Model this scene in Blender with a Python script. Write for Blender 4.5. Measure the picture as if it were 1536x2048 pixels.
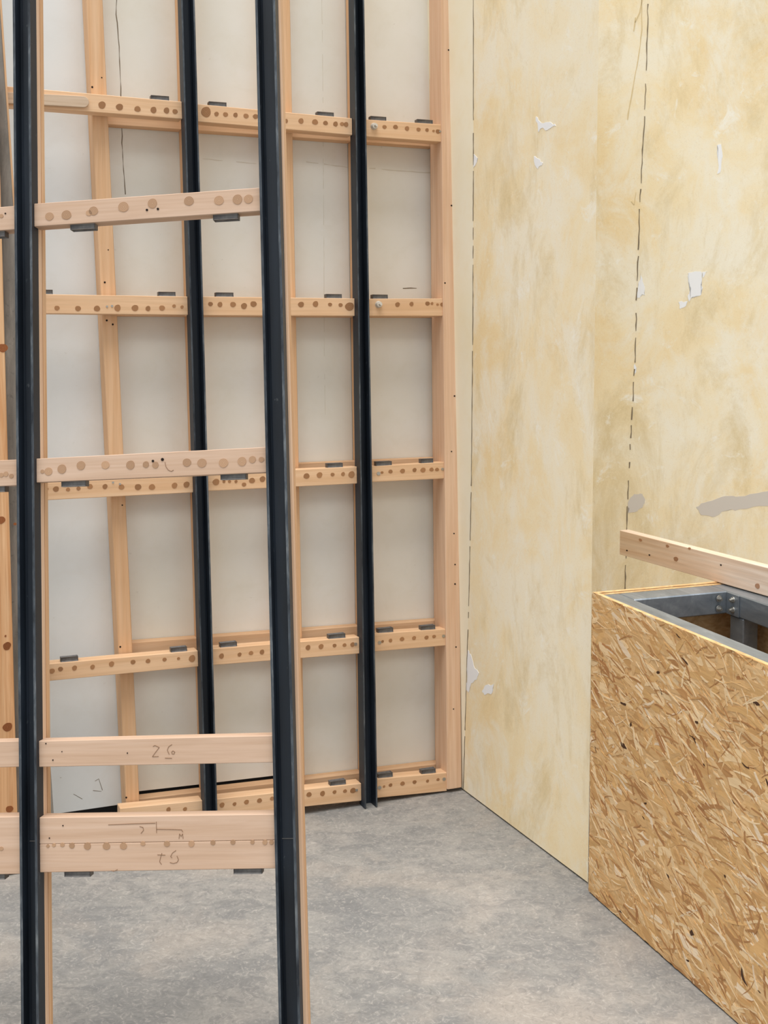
import bpy, bmesh, math, random
from mathutils import Matrix, Vector
random.seed(7)
for o in list(bpy.data.objects): bpy.data.objects.remove(o)
S = bpy.context.scene
COL = S.collection
# ------------------------------------------------------------------ camera
cd = bpy.data.cameras.new('camera'); cam = bpy.data.objects.new('camera', cd); COL.objects.link(cam)
cam.location = (0, 0, 1.6); cam.rotation_euler = (math.radians(86), 0, 0)
cd.sensor_fit = 'VERTICAL'; cd.sensor_height = 36; cd.lens = 2400 / 2048 * 36; cd.shift_y = -211 / 2048
S.camera = cam
# ------------------------------------------------------------------ light
W = bpy.data.worlds.new('overcast'); S.world = W; W.use_nodes = True
W.node_tree.nodes['Background'].inputs[0].default_value = (0.93, 0.97, 1.0, 1)
W.node_tree.nodes['Background'].inputs[1].default_value = 0.85
sd = bpy.data.lights.new('sun', 'SUN'); sun = bpy.data.objects.new('sun', sd); COL.objects.link(sun)
sd.energy = 4.0; sd.angle = math.radians(50); sd.color = (1.0, 0.97, 0.93)
sun.rotation_euler = Vector((0.08, 0.17, -1.0)).to_track_quat('-Z', 'Y').to_euler()
sun.location = (2, -3, 6)
S.view_settings.view_transform = 'Standard'; S.view_settings.look = 'None'
S.view_settings.exposure = 0.1; S.view_settings.gamma = 1; S.view_settings.use_curve_mapping = False

# ------------------------------------------------------------------ measured tables (metres, in each frame's own axes)
BACK_ORIGIN = (0.215, 3.994, -0.0)
BACK_ROT = [[0.92845, -0.37113, -0.01588], [0.37146, 0.92724, 0.04735], [-0.00285, -0.04987, 0.99875]]
FORE_ORIGIN = (-0.2043, 2.3699, -0.0)
FORE_ROT = [[0.99493, 0.09452, -0.03447], [-0.08787, 0.98322, 0.15985], [0.049, -0.15601, 0.98654]]
BACK_PLUGS = {'row1A': [(-1.1125, 2.2567, 0.0109, 0.011), (-1.0601, 2.2543, 0.0103, 0.0103), (-1.0056, 2.252, 0.0091, 0.0091), (-0.9566, 2.2523, 0.0095, 0.0095), (-0.9164, 2.2535, 0.009, 0.0089), (-0.89, 2.2522, 0.0078, 0.0077)], 'row1B': [(-0.7923, 2.2573, 0.0159, 0.0156), (-0.7589, 2.2533, 0.0072, 0.007), (-0.73, 2.2537, 0.0077, 0.0075), (-0.6977, 2.2543, 0.0073, 0.0071), (-0.6636, 2.2534, 0.0081, 0.0079), (-0.6326, 2.2539, 0.0082, 0.0079), (-0.5317, 2.2462, 0.0067, 0.0064), (-0.4812, 2.2495, 0.009, 0.0085), (-0.4337, 2.2493, 0.0097, 0.0092), (-0.3978, 2.2484, 0.0077, 0.0073), (-0.3634, 2.2474, 0.0083, 0.0078), (-0.3409, 2.2488, 0.007, 0.0065), (-0.327, 2.2481, 0.0084, 0.0078)], 'row1C': [(-0.1914, 2.2485, 0.0072, 0.0066), (-0.1519, 2.251, 0.0081, 0.0075), (-0.1105, 2.2486, 0.0082, 0.0075), (-0.0687, 2.2479, 0.0073, 0.0067), (-0.0376, 2.2481, 0.0065, 0.0058), (-0.0137, 2.2463, 0.0046, 0.0042), (0.0029, 2.2456, 0.0084, 0.0075)], 'row2A': [(-1.258, 1.642, 0.0073, 0.0074), (-1.1965, 1.641, 0.0081, 0.0083), (-1.1402, 1.6414, 0.0089, 0.0091), (-1.0787, 1.6434, 0.0098, 0.0099), (-1.0256, 1.6437, 0.0099, 0.0099), (-0.9859, 1.6425, 0.0077, 0.0077), (-0.9426, 1.6444, 0.0085, 0.0085), (-0.9051, 1.6508, 0.0054, 0.0054), (-0.8802, 1.6479, 0.0052, 0.0051)], 'row2B': [(-0.7897, 1.658, 0.0072, 0.007), (-0.7593, 1.6567, 0.0081, 0.0079), (-0.7173, 1.6571, 0.0089, 0.0087), (-0.6816, 1.6526, 0.0098, 0.0095), (-0.6504, 1.6592, 0.0099, 0.0095), (-0.492, 1.659, 0.0097, 0.0092), (-0.4426, 1.661, 0.0097, 0.0092), (-0.3929, 1.6598, 0.0066, 0.0062), (-0.3565, 1.6585, 0.0069, 0.0066), (-0.3253, 1.6538, 0.0149, 0.0139)], 'row2C': [(-0.1547, 1.6618, 0.0085, 0.0078), (-0.1039, 1.6639, 0.0076, 0.007), (-0.0453, 1.6661, 0.0079, 0.0072), (-0.0287, 1.6662, 0.0052, 0.0047), (-0.0084, 1.663, 0.0046, 0.0042), (0.0083, 1.6632, 0.0069, 0.0063)], 'row3A': [(-1.2986, 1.1011, 0.0044, 0.0045), (-1.2725, 1.0998, 0.0083, 0.0085), (-1.2374, 1.0966, 0.0058, 0.006), (-1.2065, 1.0981, 0.0059, 0.006), (-1.1723, 1.1025, 0.0078, 0.008), (-1.1276, 1.1004, 0.0075, 0.0076), (-1.0779, 1.0965, 0.0083, 0.0084), (-1.0277, 1.0941, 0.0096, 0.0097), (-0.9847, 1.092, 0.0093, 0.0093), (-0.9147, 1.0933, 0.0089, 0.0089), (-0.877, 1.0946, 0.0095, 0.0093)], 'row3B': [(-0.7829, 1.0981, 0.0104, 0.0103), (-0.7572, 1.0985, 0.0049, 0.0048), (-0.7394, 1.0977, 0.0049, 0.0048), (-0.7183, 1.0967, 0.0049, 0.0048), (-0.6924, 1.0859, 0.007, 0.0068), (-0.6659, 1.0974, 0.0093, 0.0091), (-0.6312, 1.1006, 0.0094, 0.0091), (-0.4834, 1.1037, 0.0097, 0.0093), (-0.439, 1.1049, 0.0098, 0.0092), (-0.3941, 1.1046, 0.0065, 0.0062), (-0.3576, 1.1046, 0.0069, 0.0065), (-0.328, 1.1017, 0.0114, 0.0107)], 'row3C': [(-0.2199, 1.1036, 0.0048, 0.0045), (-0.1894, 1.1056, 0.0072, 0.0067), (-0.146, 1.1054, 0.0085, 0.0079), (-0.1023, 1.1069, 0.0074, 0.0068), (-0.0711, 1.1055, 0.0092, 0.0084), (-0.0398, 1.1059, 0.0074, 0.0068), (-0.0194, 1.105, 0.0069, 0.0063)], 'row4A': [(-1.2958, 0.5534, 0.0077, 0.0079), (-1.2709, 0.5569, 0.0069, 0.0071), (-1.2298, 0.5556, 0.0074, 0.0076), (-1.1764, 0.5531, 0.007, 0.0072), (-1.1193, 0.5564, 0.008, 0.0082), (-1.054, 0.5558, 0.0072, 0.0072), (-1.0079, 0.5542, 0.0069, 0.007), (-0.9567, 0.5536, 0.0062, 0.0062), (-0.9129, 0.5523, 0.0047, 0.0047), (-0.8703, 0.548, 0.0106, 0.0105)], 'row4B': [(-0.7759, 0.5464, 0.0081, 0.008), (-0.7174, 0.5453, 0.0065, 0.0064), (-0.6797, 0.5463, 0.0071, 0.0069), (-0.6433, 0.5459, 0.0078, 0.0076), (-0.4885, 0.5452, 0.0085, 0.0081), (-0.4439, 0.5441, 0.0086, 0.0082), (-0.3972, 0.5429, 0.0064, 0.0061), (-0.3624, 0.5411, 0.0065, 0.0061), (-0.3343, 0.5401, 0.0079, 0.0075)], 'row4C': [(-0.2278, 0.5398, 0.0049, 0.0046), (-0.199, 0.5403, 0.0067, 0.0062), (-0.1573, 0.5414, 0.0078, 0.0072), (-0.1135, 0.5406, 0.0073, 0.0067), (-0.0676, 0.538, 0.0074, 0.0068), (-0.0398, 0.5387, 0.0065, 0.0059)], 'row5A': [(-0.9537, 0.0834, 0.0071, 0.0071), (-0.9018, 0.0772, 0.0063, 0.0063)], 'row5B': [(-0.7834, 0.0724, 0.008, 0.0079), (-0.7428, 0.0697, 0.006, 0.006), (-0.7035, 0.0703, 0.0077, 0.0075), (-0.6606, 0.0689, 0.0078, 0.0076), (-0.6189, 0.0693, 0.0066, 0.0065), (-0.4938, 0.0643, 0.0085, 0.0082), (-0.4474, 0.0609, 0.0086, 0.0083), (-0.4058, 0.0599, 0.0064, 0.0062), (-0.3692, 0.0579, 0.0065, 0.0061), (-0.3411, 0.0556, 0.0097, 0.0092)], 'row5C': [(-0.2307, 0.0533, 0.0045, 0.0042), (-0.2072, 0.055, 0.0063, 0.0059), (-0.1637, 0.054, 0.0078, 0.0073), (-0.1198, 0.0529, 0.0069, 0.0065), (-0.0719, 0.0496, 0.0055, 0.0051), (-0.0329, 0.0493, 0.0056, 0.0051)]}
BACK_SCREWS = {'row1C': [(0.0103, 2.2461, 0.0038, 0.0034)], 'row2A': [(-1.1102, 1.6477, 0.003, 0.0031), (-1.0952, 1.6493, 0.0033, 0.0033)], 'row3A': [(-1.1033, 1.1115, 0.003, 0.0031), (-1.0823, 1.1059, 0.0031, 0.0031)], 'row3C': [(-0.2324, 1.1008, 0.0064, 0.006), (0.0011, 1.1058, 0.0048, 0.0044)], 'row4B': [(-0.3237, 0.5407, 0.0052, 0.005)], 'row4C': [(-0.2385, 0.5375, 0.006, 0.0057), (-0.0044, 0.5371, 0.0056, 0.0051)], 'row5C': [(-0.2469, 0.0522, 0.0065, 0.006), (-0.0105, 0.0479, 0.006, 0.0055)], 'row5B': [(-0.3287, 0.0555, 0.0044, 0.0042)]}
CLEATS = {'row1C': (-0.2287, 2.2478, 0.0124, 0.0115), 'row2C': (-0.2228, 1.6612, 0.0107, 0.0099)}
BACK_TABS = {'row1A': [(-0.9622, -0.9065)], 'row1B': [(-0.7808, -0.7247), (-0.4231, -0.3664)], 'row1C': [(-0.2372, -0.1821), (-0.0702, -0.0133)], 'row2A': [(-1.3178, -1.2687), (-0.9512, -0.8983)], 'row2B': [(-0.77, -0.7136), (-0.4028, -0.3492)], 'row2C': [(-0.2403, -0.1867)], 'row3B': [(-0.4092, -0.3555)], 'row3C': [(-0.2373, -0.1818), (-0.0744, -0.0301)], 'row4A': [(-1.269, -1.2176), (-0.9344, -0.8841)], 'row4B': [(-0.7769, -0.7234), (-0.4141, -0.3567)], 'row4C': [(-0.2398, -0.186), (-0.0838, -0.032)], 'row5B': [(-0.4175, -0.3635)], 'row5C': [(-0.2482, -0.196), (-0.09, -0.0382)]}
BACK_STEEL = [(-0.8451, -0.00996, -0.8052, -0.00891), (-0.3114, 0.00277, -0.2665, -0.00045)]
BACK_RAILS = {'row1A': [(-1.3954, 2.2926), (-0.8679, 2.2842), (-0.8673, 2.2309), (-1.3966, 2.2369)], 'row1B': [(-0.8255, 2.2804), (-0.3051, 2.2696), (-0.3053, 2.2149), (-0.825, 2.2261)], 'row1C': [(-0.2675, 2.2692), (0.0219, 2.2703), (0.0209, 2.2114), (-0.2675, 2.2134)], 'row2A': [(-1.413, 1.6835), (-0.8618, 1.6807), (-0.8613, 1.6232), (-1.4142, 1.6262)], 'row2B': [(-0.8202, 1.6813), (-0.3067, 1.6803), (-0.3069, 1.6228), (-0.8197, 1.6219)], 'row2C': [(-0.2673, 1.68), (0.0161, 1.6835), (0.0151, 1.6243), (-0.2672, 1.623)], 'row3A': [(-1.4254, 1.1191), (-0.8563, 1.1201), (-0.8557, 1.0685), (-1.4265, 1.0674)], 'row3B': [(-0.8152, 1.1258), (-0.3083, 1.1269), (-0.3084, 1.0708), (-0.8147, 1.0707)], 'row3C': [(-0.267, 1.1249), (0.0127, 1.1292), (0.0118, 1.0731), (-0.267, 1.0734)], 'row4A': [(-1.4373, 0.5773), (-0.8508, 0.5709), (-0.8503, 0.5205), (-1.4385, 0.5253)], 'row4B': [(-0.8103, 0.5725), (-0.3098, 0.5624), (-0.31, 0.5076), (-0.8098, 0.5203)], 'row4C': [(-0.2668, 0.569), (0.0072, 0.5599), (0.0063, 0.5036), (-0.2667, 0.509)], 'row5A': [(-1.1028, 0.1087), (-0.8461, 0.0966), (-0.8455, 0.0444), (-1.1039, 0.0577)], 'row5B': [(-0.806, 0.0941), (-0.3112, 0.0754), (-0.3114, 0.0171), (-0.8056, 0.0401)], 'row5C': [(-0.2665, 0.0825), (0.0011, 0.0686), (0.0001, 0.0051), (-0.2665, 0.0188)]}
BACK_STUDS = {'left': (-1.0723, -0.02768, -1.0308, -0.02498), 'mid': (-0.5648, -0.00218, -0.4894, -0.00157), 'sideL': (-0.8224, -0.01158, -0.7937, -0.01109), 'sideR': (-0.2694, 0.00058, -0.2427, -0.00042), 'right': (-0.0015, 0.00682, 0.0519, 0.0046), 'in1': (0.0109, 0.00662, 0.0294, 0.00721), 'in2': (0.0206, 0.00736, 0.0413, 0.0066)}
MID = {'row4': [(-1.0341, 0.5927), (-0.8372, 0.5883), (-0.7749, 0.5856), (-0.4743, 0.5822), (-0.2877, 0.5769), (-0.2149, 0.5736), (0.0246, 0.5658)], 'row5': [(-1.0286, 0.0904), (-0.8356, 0.0866), (-0.4799, 0.0827), (-0.2965, 0.0743), (-0.2181, 0.0686), (0.0165, 0.0629)], 'row3': [(-0.4728, 1.1412), (-0.2868, 1.1422), (-0.2107, 1.1375), (0.0302, 1.1383)], 'row1bot': [(-1.0783, 2.2158), (-0.8505, 2.2111), (-0.4792, 2.206), (-0.277, 2.2096), (-0.2104, 2.2067), (0.0362, 2.2088)]}
BATTEN = [(-1.3869, 2.2729), (-1.1524, 2.2768), (-1.153, 2.2438), (-1.3876, 2.2408)]
PANEL_PTS = {'crack1': [(-1.0371, 2.6246), (-1.0397, 2.5773), (-1.0344, 2.5307), (-1.0329, 2.4523), (-1.031, 2.3895), (-1.0289, 2.2636), (-1.0296, 2.1532), (-1.0251, 2.0665), (-1.0231, 2.0113)], 'seam': [(-0.3524, 2.6943), (-0.354, 2.4094), (-0.357, 2.1403), (-0.3589, 1.9381), (-0.3647, 1.5157), (-0.3651, 1.2953)], 'scuff': [(-0.0935, 1.729), (-0.0729, 1.7276), (-0.0445, 1.7288), (0.003, 1.7286)], 'creaseB': [(-0.7706, 2.1385), (-0.5911, 2.1316), (-0.4383, 2.1495), (-0.269, 2.1364)], 'creaseC': [(-0.1905, 2.1369), (-0.0754, 2.1341), (0.0575, 2.1319)], 's1': [(-1.1555, 0.155), (-1.1445, 0.1599), (-1.1328, 0.1231)], 's2': [(-1.1624, 0.1257), (-1.136, 0.1187)], 's3': [(-1.2628, 0.1811), (-1.2598, 0.1791)], 's4': [(-1.2227, 0.1232), (-1.1954, 0.1034)], 's5': [(-1.1988, 2.3329), (-1.1566, 2.4542)], 'wbase': [(-1.2879, 0.0742), (-1.071, 0.0659)]}
HOLES_STUD = [(-1.1323, 2.3218, 0.003, 0.0031), (-1.103, 2.353, 0.002, 0.002), (-1.1069, 1.7254, 0.003, 0.0031), (-1.1033, 1.6083, 0.0031, 0.0031), (-1.0852, 1.596, 0.003, 0.0031), (-1.0942, 1.8257, 0.0018, 0.0018), (-1.0829, 0.5945, 0.0028, 0.0029), (-1.0676, 1.0352, 0.0023, 0.0023), (-1.0741, 0.1209, 0.0028, 0.0028)]
HOLES_STILE = [(0.0426, 2.5201, 0.0028, 0.0025), (0.0454, 1.9974, 0.003, 0.0027), (0.0169, 1.7353, 0.0028, 0.0025), (0.0462, 1.3527, 0.003, 0.0027), (0.032, 1.1645, 0.0024, 0.0022), (0.0368, 0.8851, 0.0026, 0.0024), (0.0389, 0.7791, 0.0026, 0.0024), (0.0378, 0.7126, 0.003, 0.0028), (0.0381, 0.4969, 0.0026, 0.0024), (0.0253, 0.2858, 0.0023, 0.0021)]
PINE = [(-1.5192, 2.0819), (-1.4189, 2.0875), (-1.4107, 0.0624), (-1.5195, 0.0727)]
PINE_KNOTS = [(-1.4217, 1.5205, 0.0124, 0.013), (-1.4296, 0.66, 0.011, 0.0116), (-1.4334, 0.4249, 0.0125, 0.013), (-1.4381, 1.0255, 0.011, 0.0115), (-1.4331, 0.1858, 0.0097, 0.0102), (-1.4331, 0.6894, 0.0028, 0.0029), (-1.3997, 1.0117, 0.0041, 0.0044)]
GREY = [(-1.5125, 2.6019), (-1.41, 2.6133), (-1.3037, 0.1055), (-1.419, 0.1084)]
FORE_RAILS = {'r1': [(-0.5191, 1.9179), (-0.0023, 1.9237), (-0.0024, 1.8708), (-0.5191, 1.8653)], 'r2': [(-0.5187, 1.3443), (-0.0036, 1.3496), (-0.0038, 1.2944), (-0.5187, 1.2915)], 'r3': [(-0.5184, 0.7345), (-0.0051, 0.7373), (-0.0052, 0.6813), (-0.5183, 0.6796)], 'r4a': [(-0.5183, 0.5736), (-0.0055, 0.5751), (-0.0056, 0.5218), (-0.5182, 0.518)], 'r4b': [(-0.5182, 0.5176), (-0.0056, 0.5214), (-0.0057, 0.4637), (-0.5182, 0.4591)], 'l1': [(-1.072, 1.909), (-0.5597, 1.9154), (-0.5597, 1.8615), (-1.0714, 1.8543)], 'l2': [(-1.0662, 1.3401), (-0.5588, 1.3442), (-0.5587, 1.2869), (-1.0656, 1.2818)], 'l3': [(-1.0601, 0.733), (-0.5578, 0.7353), (-0.5577, 0.6804), (-1.0595, 0.6771)], 'l4': [(-1.0584, 0.5745), (-0.5575, 0.5763), (-0.5573, 0.4564), (-1.0572, 0.4504)]}
FORE_PLUGS = {'r1': [(-0.4832, 1.8864, 0.0096, 0.0095), (-0.444, 1.8875, 0.011, 0.0108), (-0.3921, 1.889, 0.0069, 0.0068), (-0.3817, 1.893, 0.0103, 0.0103), (-0.3129, 1.898, 0.0118, 0.0117), (-0.2467, 1.9021, 0.0108, 0.0108), (-0.1638, 1.9028, 0.0108, 0.0107), (-0.0961, 1.8999, 0.0107, 0.0107), (-0.0544, 1.8997, 0.011, 0.011), (-0.0297, 1.8993, 0.01, 0.0101)], 'r2': [(-0.5045, 1.3155, 0.0045, 0.0044), (-0.4909, 1.315, 0.009, 0.0088), (-0.4603, 1.3193, 0.0102, 0.0099), (-0.4172, 1.3254, 0.0098, 0.0096), (-0.362, 1.3244, 0.009, 0.0088), (-0.3059, 1.3222, 0.0097, 0.0095), (-0.2713, 1.322, 0.0071, 0.0069), (-0.2501, 1.3201, 0.0073, 0.0071), (-0.1799, 1.3228, 0.0092, 0.009), (-0.1467, 1.3204, 0.0102, 0.0099), (-0.0991, 1.3186, 0.0102, 0.0101), (-0.0583, 1.3203, 0.0099, 0.0097), (-0.0351, 1.3237, 0.0077, 0.0075), (-0.0154, 1.323, 0.0059, 0.0058)], 'r4b': [(-0.4996, 0.5141, 0.0037, 0.0034), (-0.4863, 0.516, 0.0041, 0.0038), (-0.4676, 0.5164, 0.0048, 0.0045), (-0.4467, 0.5146, 0.0063, 0.0059), (-0.4127, 0.5133, 0.0079, 0.0075), (-0.371, 0.5129, 0.008, 0.0076), (-0.3339, 0.5126, 0.0076, 0.0073), (-0.2914, 0.5173, 0.0051, 0.0048), (-0.2393, 0.5163, 0.0065, 0.0061), (-0.1863, 0.5159, 0.0067, 0.0064), (-0.1399, 0.518, 0.0054, 0.0051), (-0.0969, 0.5186, 0.0053, 0.0051), (-0.0552, 0.5182, 0.0046, 0.0044), (-0.0285, 0.5175, 0.0054, 0.0052), (-0.0146, 0.5173, 0.0048, 0.0046)], 'l1': [(-0.5946, 1.894, 0.0046, 0.0046)], 'l2': [(-0.598, 1.3113, 0.0052, 0.005), (-0.5877, 1.3131, 0.0057, 0.0055), (-0.5752, 1.3082, 0.0052, 0.0049)], 'l4': [(-0.6026, 0.5098, 0.0044, 0.0042)]}
FORE_HOLES = {'r1': [(-0.2594, 1.8881, 0.0026, 0.0026), (-0.2344, 1.8889, 0.0026, 0.0026)], 'r2': [(-0.2555, 1.329, 0.0027, 0.0026), (-0.2342, 1.3315, 0.0033, 0.0033)], 'r3': [(-0.502, 0.729, 0.0014, 0.0014), (-0.4868, 0.694, 0.0015, 0.0014), (-0.4666, 0.7115, 0.0011, 0.001), (-0.3222, 0.7061, 0.0013, 0.0013)], 'r4a': [(-0.4961, 0.5307, 0.0014, 0.0013), (-0.466, 0.5564, 0.0014, 0.0013)], 'l1': [(-0.5853, 1.8992, 0.0018, 0.0017)]}
FORE_TABS = {'r1': [(-0.4374, -0.3811), (-0.1116, -0.0554)], 'r2': [(-0.464, -0.4087), (-0.1076, -0.0514)], 'r4b': [(-0.466, -0.409), (-0.0983, -0.0375)], 'l1': [(-0.645, -0.589)], 'l2': [(-0.6473, -0.5924)], 'l4': [(-0.6507, -0.5974)]}
FORE_STEEL = [(-0.5566, -0.00164, -0.5179, -0.00062), (-0.0068, 0.00234, 0.0382, 0.00252)]
FORE_MARKS = {'r3': [[(-0.2661, 0.7191), (-0.2617, 0.7211), (-0.2523, 0.7168), (-0.2598, 0.7078), (-0.2679, 0.6975), (-0.2541, 0.698)], [(-0.2246, 0.7226), (-0.2319, 0.7178), (-0.235, 0.7109), (-0.2308, 0.7018)], [(-0.2256, 0.7066), (-0.2226, 0.7093), (-0.2183, 0.7065), (-0.2206, 0.7023), (-0.2249, 0.7031), (-0.2256, 0.7066)], [(-0.2403, 0.6943), (-0.2251, 0.6937)]], 'r4a': [[(-0.3664, 0.5571), (-0.3117, 0.5586), (-0.2638, 0.5595)], [(-0.2616, 0.5622), (-0.2613, 0.5391)], [(-0.2611, 0.5467), (-0.225, 0.546), (-0.207, 0.5451), (-0.2042, 0.5402)], [(-0.298, 0.5529), (-0.2908, 0.5508), (-0.2894, 0.5452), (-0.2954, 0.5384)], [(-0.2131, 0.5266), (-0.2115, 0.5369), (-0.2083, 0.5313), (-0.205, 0.5368), (-0.2041, 0.5265)]], 'r4b': [[(-0.2603, 0.494), (-0.2433, 0.4932)], [(-0.2505, 0.4974), (-0.2543, 0.4864), (-0.2558, 0.4796), (-0.2516, 0.4741)], [(-0.22, 0.5026), (-0.2281, 0.4972), (-0.2318, 0.4904), (-0.229, 0.4876)], [(-0.2181, 0.4913), (-0.2147, 0.4834), (-0.2184, 0.4779), (-0.2263, 0.4759), (-0.2335, 0.478)], [(-0.3612, 0.4618), (-0.3554, 0.4604), (-0.3474, 0.4645)]], 'r2': [[(-0.2288, 1.3258), (-0.2267, 1.3155), (-0.2217, 1.3081), (-0.2151, 1.3049), (-0.2098, 1.3076)]]}
WALL_A = (0.2722, 4.0071)
WALL_D = (0.41219, -0.9111)
FAR_A = (0.69, 4.05)
FAR_D = (0.99599, 0.0895)
K_S = 0.7523
CRACK1 = [(0.0422, 2.6897), (0.0453, 2.4027), (0.0484, 2.1132), (0.0505, 1.6085), (0.0458, 1.0776), (0.0326, 0.67), (0.0207, 0.4446), (0.0089, 0.1953), (-0.0001, 0.007)]
CRACK2 = [(0.1861, 2.7166), (0.1867, 2.5703), (0.1829, 2.3739), (0.1799, 2.2422), (0.1733, 2.1099), (0.1687, 1.9604), (0.1671, 1.8437), (0.1627, 1.676), (0.1618, 1.5075), (0.1554, 1.3549), (0.1477, 1.1675), (0.1429, 1.0218), (0.1407, 0.9272), (0.1377, 0.7717), (0.136, 0.6502)]
PATCH1 = [[(0.4338, 2.21), (0.4649, 2.1863), (0.5115, 2.1823), (0.544, 2.166), (0.4983, 2.1612), (0.4624, 2.1707), (0.4486, 2.1625)], [(0.4244, 2.0954), (0.4527, 2.0831), (0.4752, 2.0687), (0.4476, 2.0544), (0.4305, 2.0681)], [(0.0273, 0.4978), (0.0521, 0.4836), (0.0734, 0.45), (0.1046, 0.4397), (0.0877, 0.4114), (0.0531, 0.3915), (0.0323, 0.3531), (0.018, 0.3576), (0.0209, 0.4274)], [(0.0514, 2.1483), (0.0786, 2.1321), (0.0687, 2.1172), (0.0485, 2.1035)], [(0.1257, 0.3848), (0.1524, 0.4125), (0.2052, 0.4306), (0.1958, 0.3997), (0.1461, 0.3772)]]
PATCH2 = [[(0.3396, 1.7673), (0.3847, 1.7725), (0.3887, 1.7439), (0.3862, 1.6933), (0.355, 1.6865), (0.3448, 1.6696), (0.3409, 1.6932), (0.3509, 1.7168), (0.34, 1.7438)], [(0.1751, 1.7684), (0.1878, 1.7265), (0.1918, 1.6929), (0.1814, 1.6962), (0.1747, 1.6845), (0.1643, 1.6828), (0.1688, 1.7264)], [(0.432, 2.196), (0.4458, 2.1995), (0.4486, 2.1463), (0.4443, 2.1046), (0.434, 2.0995), (0.4346, 2.1545)], [(0.3083, 1.6695), (0.3396, 1.673), (0.3346, 1.6561), (0.314, 1.6459)], [(0.159, 1.4601), (0.1661, 1.4482), (0.1646, 1.4313), (0.1578, 1.4262)], [(0.3883, 1.7692), (0.4073, 1.7743), (0.3921, 1.7507)]]
FILL2 = [[(0.1467, 0.996), (0.1639, 1.0164), (0.1936, 1.016), (0.2027, 0.9953), (0.196, 0.9747), (0.177, 0.9577), (0.1439, 0.9513)], [(0.3823, 0.9687), (0.4225, 0.9871), (0.4841, 1.0054), (0.5727, 1.0112), (0.6795, 1.015), (0.7512, 1.0054), (0.7521, 0.9705), (0.6377, 0.9686), (0.5382, 0.9596), (0.4851, 0.9534), (0.4413, 0.9332), (0.4005, 0.9407)]]
STAIN2 = [[(0.1696, 2.6838), (0.1603, 2.6267), (0.1438, 2.5938)], [(0.1645, 2.6836), (0.168, 2.5699), (0.1559, 2.4717), (0.1386, 2.3731), (0.123, 2.2743)], [(0.1453, 2.6101), (0.1391, 2.566)], [(0.1556, 2.0351), (0.1494, 1.9935), (0.1406, 2.0051)], [(0.5213, 2.561), (0.508, 2.5377)]]
BOX_C = (0.576, 3.2735)
BOX_TOP = 0.857


# ------------------------------------------------------------------ materials
def srgb(r, g, b):
    f = lambda c: (c/255/12.92) if c/255 <= 0.04045 else ((c/255+0.055)/1.055)**2.4
    return (f(r), f(g), f(b), 1)
class NT:
    def __init__(s, name, rough=0.7, metal=0.0, spec=0.3):
        s.m = bpy.data.materials.new(name); s.m.use_nodes = True; s.t = s.m.node_tree; s.b = s.t.nodes['Principled BSDF']
        s.b.inputs['Roughness'].default_value = rough; s.b.inputs['Metallic'].default_value = metal
        s.b.inputs['Specular IOR Level'].default_value = spec
    def n(s, kind, **kw):
        x = s.t.nodes.new(kind)
        for k, v in kw.items(): setattr(x, k, v)
        return x
    def l(s, a, b): s.t.links.new(a, b)
    def coord(s, scale=(1, 1, 1), loc=(0, 0, 0), rot=(0, 0, 0), which='Object', seed=False):
        c = s.n('ShaderNodeTexCoord'); mp = s.n('ShaderNodeMapping'); mp.inputs['Scale'].default_value = scale
        mp.inputs['Location'].default_value = loc; mp.inputs['Rotation'].default_value = rot
        s.l(c.outputs[which], mp.inputs['Vector']); out = mp.outputs[0]
        if seed:
            oi = s.n('ShaderNodeObjectInfo'); ad = s.n('ShaderNodeVectorMath', operation='MULTIPLY_ADD')
            cb = s.n('ShaderNodeCombineXYZ'); s.l(oi.outputs['Random'], cb.inputs[0]); s.l(oi.outputs['Random'], cb.inputs[2])
            s.l(cb.outputs[0], ad.inputs[0]); ad.inputs[1].default_value = (37, 0, 53); s.l(out, ad.inputs[2]); out = ad.outputs[0]
        return out
    def noise(s, vec, scale, detail=4, rough=0.55, dist=0.0):
        x = s.n('ShaderNodeTexNoise'); x.inputs['Scale'].default_value = scale; x.inputs['Detail'].default_value = detail
        x.inputs['Roughness'].default_value = rough; x.inputs['Distortion'].default_value = dist; s.l(vec, x.inputs['Vector']); return x.outputs['Fac']
    def ramp(s, fac, *stops):
        x = s.n('ShaderNodeValToRGB'); e = x.color_ramp.elements
        while len(e) < len(stops): e.new(0.5)
        for i, (p, c) in enumerate(stops): e[i].position = p; e[i].color = c if len(c) == 4 else (*c, 1)
        s.l(fac, x.inputs[0]); return x.outputs[0]
    def mix(s, fac, a, b, mode='MIX'):
        x = s.n('ShaderNodeMix', data_type='RGBA', blend_type=mode)
        if isinstance(fac, (int, float)): x.inputs[0].default_value = fac
        else: s.l(fac, x.inputs[0])
        for v, i in ((a, 6), (b, 7)):
            if isinstance(v, tuple): x.inputs[i].default_value = v
            else: s.l(v, x.inputs[i])
        return x.outputs[2]
    def bump(s, fac, strength=0.2, dist=0.002):
        x = s.n('ShaderNodeBump'); x.inputs['Strength'].default_value = strength; x.inputs['Distance'].default_value = dist
        s.l(fac, x.inputs['Height']); s.l(x.outputs[0], s.b.inputs['Normal'])
    def col(s, c):
        if isinstance(c, tuple): s.b.inputs['Base Color'].default_value = c
        else: s.l(c, s.b.inputs['Base Color'])
        return s.m
BK = (0, 0, 0, 1); WH = (1, 1, 1, 1)
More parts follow.
